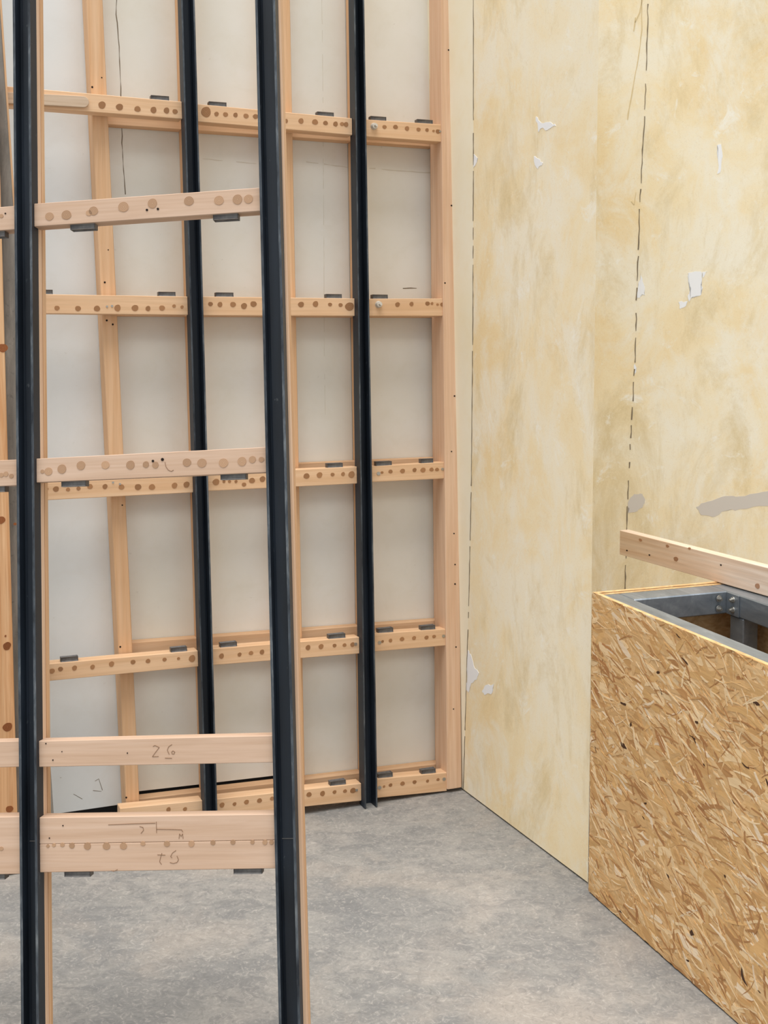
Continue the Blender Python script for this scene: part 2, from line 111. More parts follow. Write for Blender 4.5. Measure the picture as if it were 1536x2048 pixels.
def wood(name, base, dark, axis, grain=0.5, knots=0.0):
    k = NT(name, 0.62, spec=0.25)
    sc = [26, 26, 26]; sc[axis] = 1.1
    v = k.coord(tuple(sc), seed=True)
    a = k.noise(v, 1.6, 5, 0.6, 0.8)
    sc2 = [150, 150, 150]; sc2[axis] = 4
    b = k.noise(k.coord(tuple(sc2), seed=True), 1.0, 3, 0.6)
    g = k.ramp(a, (0.36, BK), (0.66, WH))
    c = k.mix(g, dark, base)
    f = k.ramp(b, (0.35, (0.86, 0.84, 0.82, 1)), (0.6, WH))
    c = k.mix(grain, c, f, 'MULTIPLY')
    st = k.noise(k.coord((3, 3, 3), seed=True), 1.0, 3)
    c = k.mix(k.ramp(st, (0.55, BK), (0.8, (0.35, 0.35, 0.35, 1))), c, tuple(x*0.82 for x in dark[:3])+(1,))
    k.bump(b, 0.12, 0.001)
    return k.col(c)
WB, WD = srgb(228, 192, 155), srgb(217, 176, 136)
M = {}
M['rail'] = wood('rail_timber', WB, WD, 0)
M['stile'] = wood('stile_timber', srgb(228, 195, 165), srgb(217, 178, 145), 2)
M['stud'] = wood('stud_timber', srgb(222, 184, 146), srgb(210, 166, 124), 2)
M['fore_rail'] = wood('pale_rail_timber', srgb(202, 174, 152), srgb(190, 159, 134), 0)
M['pine'] = wood('pine_board', srgb(230, 190, 148), srgb(206, 152, 104), 2, 0.9)
M['beam'] = wood('beam_pine', srgb(236, 216, 198), srgb(222, 192, 166), 0, 0.8)
M['batten'] = wood('batten_timber', srgb(212, 190, 166), srgb(190, 164, 138), 0)
def plugmat(name, c1, c2):
    k = NT(name, 0.6)
    c = k.n('ShaderNodeTexCoord'); w = k.n('ShaderNodeTexWave', wave_type='RINGS', rings_direction='Y')
    w.inputs['Scale'].default_value = 1.1; w.inputs['Distortion'].default_value = 2.0; w.inputs['Detail'].default_value = 2
    k.l(c.outputs['Object'], w.inputs['Vector'])
    oi = k.n('ShaderNodeObjectInfo')
    base = k.mix(w.outputs['Fac'], c2, c1)
    v = k.ramp(oi.outputs['Random'], (0, (0.82, 0.8, 0.78, 1)), (1, (1.1, 1.1, 1.1, 1)))
    return k.col(k.mix(1.0, base, v, 'MULTIPLY'))
M['plug'] = plugmat('end_grain_plug', srgb(172, 128, 88), srgb(146, 102, 66))
M['plug_light'] = plugmat('pale_end_grain_plug', srgb(184, 150, 120), srgb(160, 124, 94))
M['beam_knot'] = plugmat('pale_pine_knot', srgb(190, 150, 120), srgb(158, 112, 82))
M['knot'] = plugmat('pine_knot', srgb(160, 98, 54), srgb(110, 60, 30))
def flat(name, c, rough=0.8, metal=0.0, spec=0.2): return NT(name, rough, metal, spec).col(c)
M['hole'] = flat('screw_hole', srgb(34, 26, 22), 0.9)
M['pencil'] = flat('pencil_line', srgb(134, 104, 80), 0.9)
M['black'] = flat('gap_shade_black', srgb(24, 23, 23), 0.8)  # near-black colour standing in for shade in the bottom gaps
M['white_chip'] = flat('bare_white_board', srgb(236, 236, 236), 0.85)
M['filler'] = flat('filler_grey', srgb(205, 196, 184), 0.85)
M['gap'] = flat('crack_dark', srgb(126, 113, 94), 0.95)
M['stain'] = flat('brown_stain', srgb(214, 194, 152), 0.95)
M['crease'] = flat('crease_line', srgb(216, 210, 194), 0.95)
M['screw'] = flat('zinc_screw', srgb(180, 178, 172), 0.35, 0.9, 0.5)
M['cleat'] = flat('plastic_cleat', srgb(205, 198, 186), 0.5)
def steel():
    k = NT('black_rolled_steel', 0.5, 0.0, 0.4)
    a = k.noise(k.coord((14, 14, 2.2), seed=True), 1.0, 5, 0.6)
    c = k.ramp(a, (0.35, srgb(20, 25, 32)), (0.62, srgb(35, 44, 55)), (0.8, srgb(54, 62, 72)))
    sp = k.noise(k.coord((60, 60, 30), seed=True), 1.0, 3)
    c = k.mix(k.ramp(sp, (0.7, BK), (0.78, (0.5, 0.5, 0.5, 1))), c, srgb(120, 124, 126))
    k.l(k.ramp(a, (0.3, (0.42,)*3+(1,)), (0.7, (0.6,)*3+(1,))), k.b.inputs['Roughness'])
    return k.col(c)
M['steel'] = steel()
def worn():
    k = NT('worn_steel_edge', 0.5, 0.2, 0.4)
    a = k.noise(k.coord((30, 30, 7), seed=True), 1.0, 5, 0.7)
    return k.col(k.ramp(a, (0.35, srgb(30, 34, 40)), (0.55, srgb(70, 76, 82)), (0.75, srgb(120, 124, 126))))
M['worn_steel'] = worn()
def tabsteel():
    k = NT('tab_steel', 0.5, 0.3, 0.4)
    a = k.noise(k.coord((60, 60, 60)), 1.0, 3)
    return k.col(k.ramp(a, (0.3, srgb(84, 82, 82)), (0.7, srgb(116, 113, 110))))
M['tab'] = tabsteel()
def galv():
    k = NT('galvanised_steel', 0.36, 0.65, 0.5)
    a = k.noise(k.coord((5, 16, 16)), 1.4, 6, 0.65, 0.6)
    return k.col(k.ramp(a, (0.3, srgb(122, 130, 138)), (0.55, srgb(144, 152, 160)), (0.75, srgb(172, 179, 186))))
M['galv'] = galv()
def panel(name, c1, c2, c3):
    k = NT(name, 0.85, spec=0.15)
    v = k.coord((1, 1, 1), seed=True)
    a = k.noise(v, 2.2, 5, 0.6); b = k.noise(v, 9, 5, 0.65, 0.4); c = k.noise(v, 55, 4, 0.7)
    x = k.mix(k.ramp(a, (0.38, BK), (0.64, WH)), c1, c2)
    x = k.mix(k.ramp(b, (0.5, BK), (0.8, (0.45,)*3+(1,))), x, c3)
    x = k.mix(k.ramp(c, (0.68, BK), (0.8, (0.4,)*3+(1,))), x, srgb(170, 160, 140))
    k.bump(c, 0.08, 0.001)
    return k.col(x)
M['cream'] = panel('cream_board', srgb(231, 228, 216), srgb(236, 234, 226), srgb(223, 218, 202))
M['white'] = panel('white_board', srgb(226, 228, 226), srgb(232, 233, 231), srgb(220, 218, 211))
def greyboard():
    k = NT('weathered_grey', 0.8)
    v = k.coord((8, 8, 1.2)); a = k.noise(v, 2.0, 6, 0.7, 0.5); b = k.noise(k.coord(), 60, 4, 0.7)
    x = k.ramp(a, (0.3, srgb(96, 92, 86)), (0.55, srgb(136, 130, 122)), (0.75, srgb(170, 164, 154)))
    return k.col(k.mix(k.ramp(b, (0.6, BK), (0.75, (0.6,)*3+(1,))), x, srgb(80, 76, 72)))
M['grey'] = greyboard()
def plaster():
    k = NT('mottled_yellow_plaster', 0.9, spec=0.12)
    a = k.noise(k.coord((1, 1, 0.9)), 2.4, 8, 0.66, 0.4); b = k.noise(k.coord((1.2, 1.2, 0.8), (3, 7, 2)), 5.0, 7, 0.72, 0.5)
    c = k.noise(k.coord((1, 1, 0.9), (9, 1, 5)), 11, 8, 0.76, 0.6); f = k.noise(k.coord((1, 1, 1)), 90, 5, 0.72, 3.0)
    x = k.ramp(a, (0.36, srgb(236, 212, 166)), (0.5, srgb(240, 222, 184)), (0.64, srgb(241, 230, 204)))
    x = k.mix(k.ramp(b, (0.44, BK), (0.62, (0.85,)*3+(1,))), x, srgb(240, 232, 212))
    x = k.mix(k.ramp(k.noise(k.coord((1.5, 1.5, 0.6), (4, 4, 9)), 3.4, 7, 0.74, 0.5), (0.5, BK), (0.68, (0.8,)*3+(1,))), x, srgb(216, 195, 150))
    x = k.mix(k.ramp(c, (0.58, BK), (0.68, (0.8,)*3+(1,))), x, srgb(243, 238, 224))
    x = k.mix(k.ramp(f, (0.54, BK), (0.66, (0.4,)*3+(1,))), x, srgb(242, 233, 206))
    x = k.mix(k.ramp(f, (0.34, (0.35,)*3+(1,)), (0.44, BK)), x, srgb(210, 188, 144))
    k.bump(c, 0.15, 0.002)
    return k.col(x)
M['plaster'] = plaster()
M['strip'] = panel('pale_plaster', srgb(240, 229, 200), srgb(242, 234, 212), srgb(236, 218, 178))
def concrete():
    k = NT('worn_concrete', 0.75, spec=0.25)
    v = k.coord((1, 1.5, 1)); a = k.noise(v, 2.2, 7, 0.65, 0.6); b = k.noise(k.coord((1, 1.6, 1), (5, 2, 0)), 9, 8, 0.7, 1.2)
    c = k.noise(k.coord((1, 1, 1)), 40, 7, 0.75, 2.2); p = k.noise(k.coord((1, 1, 1), (8, 8, 0)), 3.1, 5, 0.6, 0.5)
    x = k.ramp(a, (0.32, srgb(122, 122, 121)), (0.52, srgb(140, 138, 134)), (0.7, srgb(158, 153, 147)))
    x = k.mix(k.ramp(b, (0.4, (0.6,)*3+(1,)), (0.56, BK)), x, srgb(112, 112, 112))
    x = k.mix(k.ramp(p, (0.5, BK), (0.68, (0.6,)*3+(1,))), x, srgb(163, 154, 144))
    x = k.mix(k.ramp(c, (0.53, BK), (0.66, (0.65,)*3+(1,))), x, srgb(176, 171, 164))
    x = k.mix(k.ramp(c, (0.33, (0.5,)*3+(1,)), (0.47, BK)), x, srgb(100, 99, 97))
    k.bump(c, 0.1, 0.001)
    return k.col(x)
M['concrete'] = concrete()
def osb(name, attr):
    k = NT(name, 0.6, spec=0.3)
    if attr:
        at = k.n('ShaderNodeAttribute', attribute_name='strand'); base = at.outputs['Color']
    else:
        a = k.noise(k.coord((30, 30, 60)), 1.0, 4, 0.6, 1.0); base = k.ramp(a, (0.3, srgb(190, 146, 96)), (0.6, srgb(222, 186, 136)), (0.8, srgb(232, 204, 160)))
    g = k.noise(k.coord((14, 14, 160), rot=(0, 0.1, 0)), 1.0, 4, 0.6, 0.6)
    return k.col(k.mix(0.7, base, k.ramp(g, (0.32, (0.78, 0.74, 0.7, 1)), (0.6, WH)), 'MULTIPLY'))
M['osb'] = osb('oriented_strand_board', False); M['strand'] = osb('wood_strands', True)

# ------------------------------------------------------------------ mesh helpers
def link(name, me, mat, parent=None, loc=(0, 0, 0), **props):
    o = bpy.data.objects.new(name, me); COL.objects.link(o); o.location = loc
    if mat is not None and me is not None and not me.materials: me.materials.append(M[mat])
    if parent: o.parent = parent
    for k, v in props.items(): o[k] = v
    return o
def mesh_of(bm, name):
    bmesh.ops.recalc_face_normals(bm, faces=bm.faces[:])
    me = bpy.data.meshes.new(name); bm.to_mesh(me); bm.free(); return me
def prism(pts, y0, y1, bev=0.0015):          # polygon in (x,z), extruded along y
    bm = bmesh.new()
    a = [bm.verts.new((x, y0, z)) for x, z in pts]; b = [bm.verts.new((x, y1, z)) for x, z in pts]
    bm.faces.new(a); bm.faces.new(b[::-1]); n = len(pts)
    for i in range(n): bm.faces.new((a[i], b[i], b[(i+1) % n], a[(i+1) % n]))
    if bev: bmesh.ops.bevel(bm, geom=bm.edges[:], offset=bev, segments=1, affect='EDGES')
    return bm
def slab(name, mat, parent, quad, n0, n1, bev=0.0015, **props):   # timber with a four-cornered face; origin at its centre
    cx = sum(p[0] for p in quad)/len(quad); cz = sum(p[1] for p in quad)/len(quad); cy = (n0+n1)/2
    bm = prism([(x-cx, z-cz) for x, z in quad], n0-cy, n1-cy, bev)
    return link(name, mesh_of(bm, name), mat, parent, (cx, cy, cz), **props)
def box(name, mat, parent, x0, x1, y0, y1, z0, z1, bev=0.0015, **props):
    return slab(name, mat, parent, [(x0, z1), (x1, z1), (x1, z0), (x0, z0)], y0, y1, bev, **props)
def ribbon(pts, w, y, rnd=0.0, gaps=0.0, seed=1):         # thin line lying on a face (x,z), as broken strips with thickness
    r = random.Random(seed); bm = bmesh.new(); P = [Vector((p[0], p[1])) for p in pts]
    Q = [P[0]]
    for a, b in zip(P, P[1:]):
        L = (b-a).length; k = max(1, int(L/0.02)) if rnd else max(1, int(L/0.01))
        for i in range(1, k+1):
            q = a.lerp(b, i/k)
            if rnd: q += Vector((r.uniform(-1, 1), r.uniform(-1, 1)))*rnd
            Q.append(q)
    ww = [w*(0.35+r.random()*0.9) if rnd else w for _ in Q]
    for i in range(len(Q)-1):
        if gaps and r.random() < gaps: continue
        d = Q[i+1]-Q[i]
        if d.length < 1e-6: continue
        nrm = Vector((-d.y, d.x)).normalized()
        a, b = nrm*ww[i]/2, nrm*ww[i+1]/2
        c = [(Q[i]+a), (Q[i+1]+b), (Q[i+1]-b), (Q[i]-a)]
        f = [bm.verts.new((p.x, y-0.0006, p.y)) for p in c]; g = [bm.verts.new((p.x, y+0.0006, p.y)) for p in c]
        bm.faces.new(f)
        for j in range(4): bm.faces.new((f[j], g[j], g[(j+1) % 4], f[(j+1) % 4]))
    return mesh_of(bm, 'line')
def disc(n, wob, seed):
    r = random.Random(seed)
    ph = [r.uniform(0, 6.28) for _ in range(3)]
    pts = []
    for i in range(n):
        a = 2*math.pi*i/n; q = 1+wob*(math.sin(2*a+ph[0])+0.6*math.sin(3*a+ph[1])+0.4*math.sin(5*a+ph[2]))
        pts.append((math.cos(a)*q, math.sin(a)*q))
    return mesh_of(prism(pts, -0.0008, 0.0008, 0), 'disc')
DISC = {}
def plug(name, mat, parent, p, centre, n0, wob=0.06):
    v = random.randrange(5); key = (mat, v, wob)
    if key not in DISC: DISC[key] = disc(18, wob, v)
    return link(name, DISC[key], mat, parent, (p[0]-centre[0], n0-centre[1], p[1]-centre[2])), p
def plugs(name, mat, rail, n0, items, wob=0.06):
    for p in items:
        o, q = plug(name, mat, rail, p, rail.location, n0, wob); o.scale = (q[2], 1, q[3])
def tabmesh(L, D, Hh):
    bm = bmesh.new(); bmesh.ops.create_cube(bm, size=1)
    for v in bm.verts: v.co = Vector((v.co.x*L, v.co.y*D, v.co.z*Hh))
    bm.faces.ensure_lookup_table()
    fs = [f for f in bm.faces if f.normal.y < -0.5 or abs(f.normal.z) > 0.5]
    for f in fs:
        q = bmesh.ops.inset_individual(bm, faces=[f], thickness=0.0028, depth=-0.003)
    return mesh_of(bm, 'tab')
def empty(name, origin, R=None, **props):
    o = bpy.data.objects.new(name, None); COL.objects.link(o); o.empty_display_size = 0.1
    m = Matrix.Identity(4)
    if R: m = Matrix(R).to_4x4()
    m.translation = Vector(origin); o.matrix_world = m
    for k, v in props.items(): o[k] = v
    return o
def channel(parent, e, n0, n1, z0, z1, tf=0.0065, tw=0.005):      # steel C section, open side to the front
    sl = lambda z: e[0]+e[1]*z
    sr = lambda z: e[2]+e[3]*z
    zc = (z0+z1)/2; cx = (sl(zc)+sr(zc))/2; cy = (n0+n1)/2
    bm = bmesh.new(); rings = []
    for z in (z0, z1):
        a, b = sl(z)-cx, sr(z)-cx
        P = [(a, n0), (a+tf*0.75, n0), (a+tf, n1-tw-0.004), (a+tf+0.004, n1-tw), (b-tf-0.004, n1-tw), (b-tf, n1-tw-0.004), (b-tf*0.75, n0), (b, n0), (b, n1), (a, n1)]
        rings.append([bm.verts.new((x, y-cy, z-zc)) for x, y in P])
    n = len(rings[0])
    for i in range(n): bm.faces.new((rings[0][i], rings[0][(i+1) % n], rings[1][(i+1) % n], rings[1][i]))
    bm.faces.new(rings[0]); bm.faces.new(rings[1][::-1])
    o = link('steel_channel', mesh_of(bm, 'steel_channel'), 'steel', parent, (cx, cy, zc))
    o.data.materials.append(M['worn_steel'])
    for p in o.data.polygons:
        if p.normal.y < -0.9 and p.center.y < -0.01: p.material_index = 1
    return o
def column(name, mat, parent, e, n0, n1, z0, z1, bev=0.002):
    q = [(e[0]+e[1]*z1, z1), (e[2]+e[3]*z1, z1), (e[2]+e[3]*z0, z0), (e[0]+e[1]*z0, z0)]
    return slab(name, mat, parent, q, n0, n1, bev)

# ------------------------------------------------------------------ setting
TOP = 3.3
box('floor', 'concrete', None, -7, 7, -5, 8, -0.1, 0, 0, kind='structure', label='worn grey concrete floor with cloudy scuffs', category='floor')
A = Vector(WALL_A); D = Vector(WALL_D); N = Vector((-D.y, D.x))       # N points behind the wall
def upright(name, mat, plan, z0, z1, **props):
    bm = bmesh.new(); a = [bm.verts.new((x, y, z0)) for x, y in plan]; b = [bm.verts.new((x, y, z1)) for x, y in plan]; n = len(plan)
    bm.faces.new(a); bm.faces.new(b[::-1])
    for i in range(n): bm.faces.new((a[i], a[(i+1) % n], b[(i+1) % n], b[i]))
    return link(name, mesh_of(bm, name), mat, None, **props)
K = A+D*K_S; P0 = A-D*0.75; cut = Vector((0.10, 1.0))*0.05       # a thin set panel, its free end mitred
wr = upright('wall_right', 'plaster', [tuple(P0), tuple(K), tuple(K+cut), tuple(P0+cut)], 0.006, TOP, kind='structure', label='mottled yellow plaster wall running from the corner to the strand board box', category='wall')
F0 = Vector(FAR_A); FD = Vector(FAR_D); FN = Vector((-FD.y, FD.x))
wf = upright('wall_far_right', 'plaster', [tuple(F0-FD*0.25), tuple(F0+FD*2.6), tuple(F0+FD*2.6+FN*0.1), tuple(F0-FD*0.25+FN*0.1)], 0, TOP, kind='structure', label='mottled yellow plaster wall with long dark crack and torn white patches behind the box', category='wall')
def wall_frame(parent, off):
    d, o = (FD, F0) if off else (D, A); ang = math.atan2(d.y, d.x)
    return Matrix.Translation((o.x, o.y, 0)) @ Matrix.Rotation(ang, 4, 'Z')
def on_wall(name, me, mat, wall, off, **p):
    o = link(name, me, mat, wall, **p); o.matrix_local = wall_frame(wall, off); return o
def patch(poly, proud, seed):
    r = random.Random(seed); pts = []
    for i in range(len(poly)):
        a = Vector(poly[i]); b = Vector(poly[(i+1) % len(poly)]); L = (b-a).length
        for k in range(4):
            q = a.lerp(b, k/4)
            if k: q += Vector((r.uniform(-1, 1), r.uniform(-1, 1)))*L*0.09
            pts.append((q.x, q.y))
    bm = bmesh.new(); f = [bm.verts.new((x, -proud, z)) for x, z in pts]; g = [bm.verts.new((x, 0.001, z)) for x, z in pts]
    fc = bm.faces.new(f); n = len(f)
    for i in range(n): bm.faces.new((f[i], g[i], g[(i+1) % n], f[(i+1) % n]))
    bmesh.ops.triangulate(bm, faces=[fc])
    return mesh_of(bm, 'patch')
strip = mesh_of(prism([(-0.7, CRACK1[0][1]+0.6)]+[(x, z+(0.6 if i == 0 else 0)) for i, (x, z) in enumerate(CRACK1)]+[(-0.7, 0.01)], -0.0002, 0.001, 0), 'strip')
on_wall('edge_strip', strip, 'strip', wr, 0, label='paler strip beside the corner crack')
on_wall('crack', ribbon(CRACK1, 0.0036, -0.0006, 0.0008, 0.12, 3), 'gap', wr, 0)
on_wall('crack', ribbon(CRACK2, 0.0036, -0.0006, 0.0014, 0.26, 5), 'gap', wf, 1)
for i, p in enumerate(PATCH1): on_wall('torn_patch', patch(p, 0.0008, i), 'white_chip', wr, 0)
for i, p in enumerate(PATCH2): on_wall('torn_patch', patch(p, 0.0008, 20+i), 'white_chip', wf, 1)
for i, p in enumerate(FILL2): on_wall('filler_patch', patch(p, 0.0006, 40+i), 'filler', wf, 1)
for i, p in enumerate(STAIN2): on_wall('stain_line', ribbon(p, 0.004, -0.0002, 0.001, 0.05, 60+i), 'stain', wf, 1)

# ------------------------------------------------------------------ large frame against the back
bf = empty('timber_frame', BACK_ORIGIN, BACK_ROT, label='tall timber frame with five rail rows, steel channels and cream boards in the corner', category='frame')
CH = 3.05
rails = {}
for k, q in BACK_RAILS.items():
    r = slab('rail', 'rail', bf, q, 0.0, 0.05); rails[k] = r
    plugs('wood_plug', 'plug', r, 0.0, BACK_PLUGS.get(k, []))
    plugs('screw', 'screw', r, -0.001, BACK_SCREWS.get(k, []), 0.0)
    for x0, x1 in BACK_TABS.get(k, []):
        t = (x0+x1)/2; f = (t-q[0][0])/(q[1][0]-q[0][0]); z = q[0][1]+(q[1][1]-q[0][1])*f
        link('steel_tab', tabmesh(abs(x1-x0), 0.022, 0.014), 'tab', r, (t-r.location.x, 0.017-r.location.y, z+0.007-r.location.z))
for k, p in CLEATS.items():
    bm = bmesh.new()
    bmesh.ops.create_cone(bm, cap_ends=True, segments=20, radius1=0.012, radius2=0.009, depth=0.012, matrix=Matrix.Translation((0, -0.006, 0)) @ Matrix.Rotation(math.pi/2, 4, 'X'))
    bmesh.ops.create_cone(bm, cap_ends=True, segments=12, radius1=0.005, radius2=0.004, depth=0.014, matrix=Matrix.Translation((0, -0.017, 0)) @ Matrix.Rotation(math.pi/2, 4, 'X'))
    r = rails[k]; link('cleat', mesh_of(bm, 'cleat'), 'cleat', r, (p[0]-r.location.x, -r.location.y, p[1]-r.location.z), label='pale plastic cleat screwed to the rail')
for e in BACK_STEEL: channel(bf, e, -0.03, 0.02, -0.0, CH)
ls = column('stile', 'stud', bf, BACK_STUDS['left'], 0.055, 0.145, 0.02, CH)
column('stile', 'stud', bf, BACK_STUDS['mid'], 0.055, 0.145, 0.02, CH)
column('stile', 'stud', bf, BACK_STUDS['sideL'], 0.055, 0.145, 0.02, CH)
column('stile', 'stud', bf, BACK_STUDS['sideR'], 0.055, 0.145, 0.02, CH)
rs = column('stile', 'stile', bf, BACK_STUDS['right'], -0.008, 0.09, 0.012, CH)
column('stile_strip', 'stile', bf, BACK_STUDS['in1'], 0.052, 0.09, 0.02, CH)
column('stile_strip', 'stile', bf, BACK_STUDS['in2'], 0.1, 0.145, 0.02, CH)
plugs('screw_hole', 'hole', ls, 0.055, HOLES_STUD, 0.0)
plugs('screw_hole', 'hole', rs, -0.008, HOLES_STILE, 0.0)
# cross pieces behind the rails, between the stiles
bays = [(-1.0308, -0.02498, -0.8224, -0.01158), (-0.7937, -0.01109, -0.5648, -0.00218), (-0.4894, -0.00157, -0.2694, 0.0), (-0.2427, 0.0, 0.022, 0.005)]
for a0, ka, a1, kb in bays:
    for zt, zb, sl in ((2.268, 2.216, -0.006), (1.672, 1.625, 0), (1.139, 1.075, 0), (0.578, 0.52, -0.022), (0.076, 0.02, -0.026)):
        za = lambda x: (x+0.3)*sl
        x0, x1 = a0+ka*zt, a1+kb*zt
        slab('cross_piece', 'rail', bf, [(x0, zt+za(x0)), (x1, zt+za(x1)), (x1, zb+za(x1)), (x0, zb+za(x0))], 0.1, 0.145)
# boards
boards = []
for i, (x0, x1, zb_) in enumerate(((-1.058, -0.815, 0.105), (-0.815, -0.527, 0.098), (-0.527, -0.268, 0.06), (-0.268, 0.045, 0.06))):
    k = 0.0263 if i == 0 else 0
    boards.append(slab('board', 'cream', bf, [(x0-k*CH+0.0008, CH), (x1-0.0008, CH), (x1-0.0008, zb_-(0.007 if i < 2 else 0)), (x0+0.0008, zb_)], 0.147, 0.157, 0))
def on_board(name, mat, b, pts, w, rnd, gaps, seed): link(name, ribbon([(x-b.location.x, z-b.location.z) for x, z in pts], w, 0.147-b.location.y, rnd, gaps, seed), mat, b)
on_board('crack', 'gap', boards[0], PANEL_PTS['crack1'], 0.0026, 0.0012, 0.0, 3)
on_board('board_seam', 'crease', boards[2], PANEL_PTS['seam'], 0.0014, 0.0004, 0.3, 4)
on_board('scuff', 'gap', boards[3], PANEL_PTS['scuff'], 0.003, 0.0006, 0.3, 5)
on_board('crease', 'crease', boards[1], PANEL_PTS['creaseB'][:2], 0.003, 0.001, 0.2, 6)
on_board('crease', 'crease', boards[2], PANEL_PTS['creaseB'][2:], 0.003, 0.001, 0.2, 7)
on_board('crease', 'crease', boards[3], PANEL_PTS['creaseC'], 0.004, 0.001, 0.1, 8)
slab('gap_shade_strip', 'black', bf, [(-1.03, 0.12), (-0.53, 0.11), (-0.53, 0.03), (-1.03, 0.06)], 0.15, 0.165, 0)  # black strip added as the shade in the gap below the boards
# batten with a rounded end on the top rail
q = BATTEN; h = (q[1][1]-q[2][1])/2; pts = [q[0]]
for i in range(9):
    a = math.pi/2-math.pi*i/8; pts.append((q[1][0]-h+math.cos(a)*h, (q[1][1]+q[2][1])/2+math.sin(a)*h))
pts.append(q[3]); slab('batten', 'batten', bf, pts, -0.012, 0.0, 0.001, label='pale batten with a rounded end')

wp = empty('white_sheet', tuple(Vector(BACK_ORIGIN)+Matrix(BACK_ROT) @ Vector((-1.6, 0.15, 0.0))), BACK_ROT, label='smooth bluish white panel standing behind the left end of the timber frame', category='panel')
pb = slab('sheet', 'white', wp, [(-1.2, CH), (0.541-0.0263*CH, CH), (0.541, 0.068), (-1.2, 0.068)], 0.0, 0.012, 0.001)
box('gap_shade_strip', 'black', wp, -1.2, 0.54, 0.002, 0.014, 0.02, 0.068, 0)  # same painted gap shade, along the foot of the white sheet
for i, k in enumerate(('s1', 's2', 's3', 's4')):
    link('scuff', ribbon([(x+1.6-pb.location.x, z-pb.location.z) for x, z in PANEL_PTS[k]], 0.0016, -pb.location.y, 0.001, 0.1, i), 'gap', pb)
wb = empty('wall_dark_backing', tuple(Vector(BACK_ORIGIN)+Matrix(BACK_ROT) @ Vector((-1.2, 0.34, 0.0))), BACK_ROT)
bpy.data.objects.remove(wb)
me_q = box('wall_dark_backing', 'grey', None, -2.2, 1.25, 0, 0.1, 0, TOP, 0, kind='structure', label='unseen grey wall added as dark backing behind the boarded frame', category='wall')  # out of sight; added so the gaps show dark instead of open sky
m = Matrix(((BACK_ROT[0][0], -BACK_ROT[1][0], 0), (BACK_ROT[1][0], BACK_ROT[0][0], 0), (0, 0, 1))).to_4x4()
m.translation = Vector(BACK_ORIGIN)+Matrix(BACK_ROT) @ Vector((-1.2, 0.38, 0.0)); m.translation.z = TOP/2
me_q.matrix_world = m

# ------------------------------------------------------------------ boards leaning at the left
def leaning(name, quad, n0, n1, mat, label):
    cx = (quad[2][0]+quad[3][0])/2; cz = min(quad[2][1], quad[3][1])
    o = empty(name, tuple(Vector(BACK_ORIGIN)+Matrix(BACK_ROT) @ Vector((cx, n0, 0))), BACK_ROT, label=label, category='board')
    b = slab('face', mat, o, [(x-cx, z) for x, z in quad], 0, n1-n0, 0.002)
    return o, b, cx
def to_floor(q, n, top):     # extend a measured quad along its own edges down to the floor and up
    out = []
    zf = (-BACK_ROT[2][1]*n)/BACK_ROT[2][2]+0.002
    for (a, b, z) in ((q[0], q[3], top), (q[1], q[2], top), (q[1], q[2], zf), (q[0], q[3], zf)):
        s = (b[0]-a[0])/(b[1]-a[1]); out.append((a[0]+s*(z-a[1]), z))
    return out
gq = to_floor(GREY, -0.05, CH)
go, gb, cx = leaning('grey_board', gq, -0.05, -0.004, 'grey', 'weathered grey board leaning at the left edge with a thin pine strip')
ge = gq[1][0]+(gq[2][0]-gq[1][0])*(CH-1.2)/CH-cx
slab('edge_strip', 'stud', go, [(gq[1][0]-cx, gq[1][1]), (gq[1][0]-cx+0.006, gq[1][1]), (ge+0.006, 1.2), (ge, 1.2)], 0.002, 0.044, 0.001)
pq = to_floor(PINE, -0.09, 2.3)
po, pf, cx = leaning('pine_board', pq, -0.09, -0.055, 'pine', 'knotty pine board standing at the left edge in front of the grey board')
for p in PINE_KNOTS:
    o, q = plug('knot', 'knot', pf, (p[0]-cx, p[1], p[2], p[3]), (pf.location.x, pf.location.y, pf.location.z), 0.0, 0.08); o.scale = (p[2], 1, p[3])

# ------------------------------------------------------------------ open frame in the foreground
ff = empty('open_frame', FORE_ORIGIN, FORE_ROT, label='open timber frame with black steel channel uprights leaning in the foreground', category='frame')
for k, q in FORE_RAILS.items():
    r = slab('rail', 'fore_rail', ff, q, 0.0, 0.038, 0.0012)
    plugs('wood_plug', 'plug_light', r, 0.0, FORE_PLUGS.get(k, []), 0.035)
    plugs('screw_hole', 'hole', r, -0.0004, FORE_HOLES.get(k, []), 0.0)
    for x0, x1 in FORE_TABS.get(k, []):
        t = (x0+x1)/2; f = (t-q[3][0])/(q[2][0]-q[3][0]); z = q[3][1]+(q[2][1]-q[3][1])*f
        link('steel_tab', tabmesh(abs(x1-x0), 0.022, 0.012), 'tab', r, (t-r.location.x, 0.016-r.location.y, z-0.006-r.location.z))
    for i, L in enumerate(FORE_MARKS.get(k, [])):
        link('pencil_mark', ribbon([(x-r.location.x, z-r.location.z) for x, z in L], 0.0009, -r.location.y-0.0002), 'pencil', r)
e3 = tuple(FORE_STEEL[0][i]-(0.553 if i in (0, 2) else 0) for i in range(4))
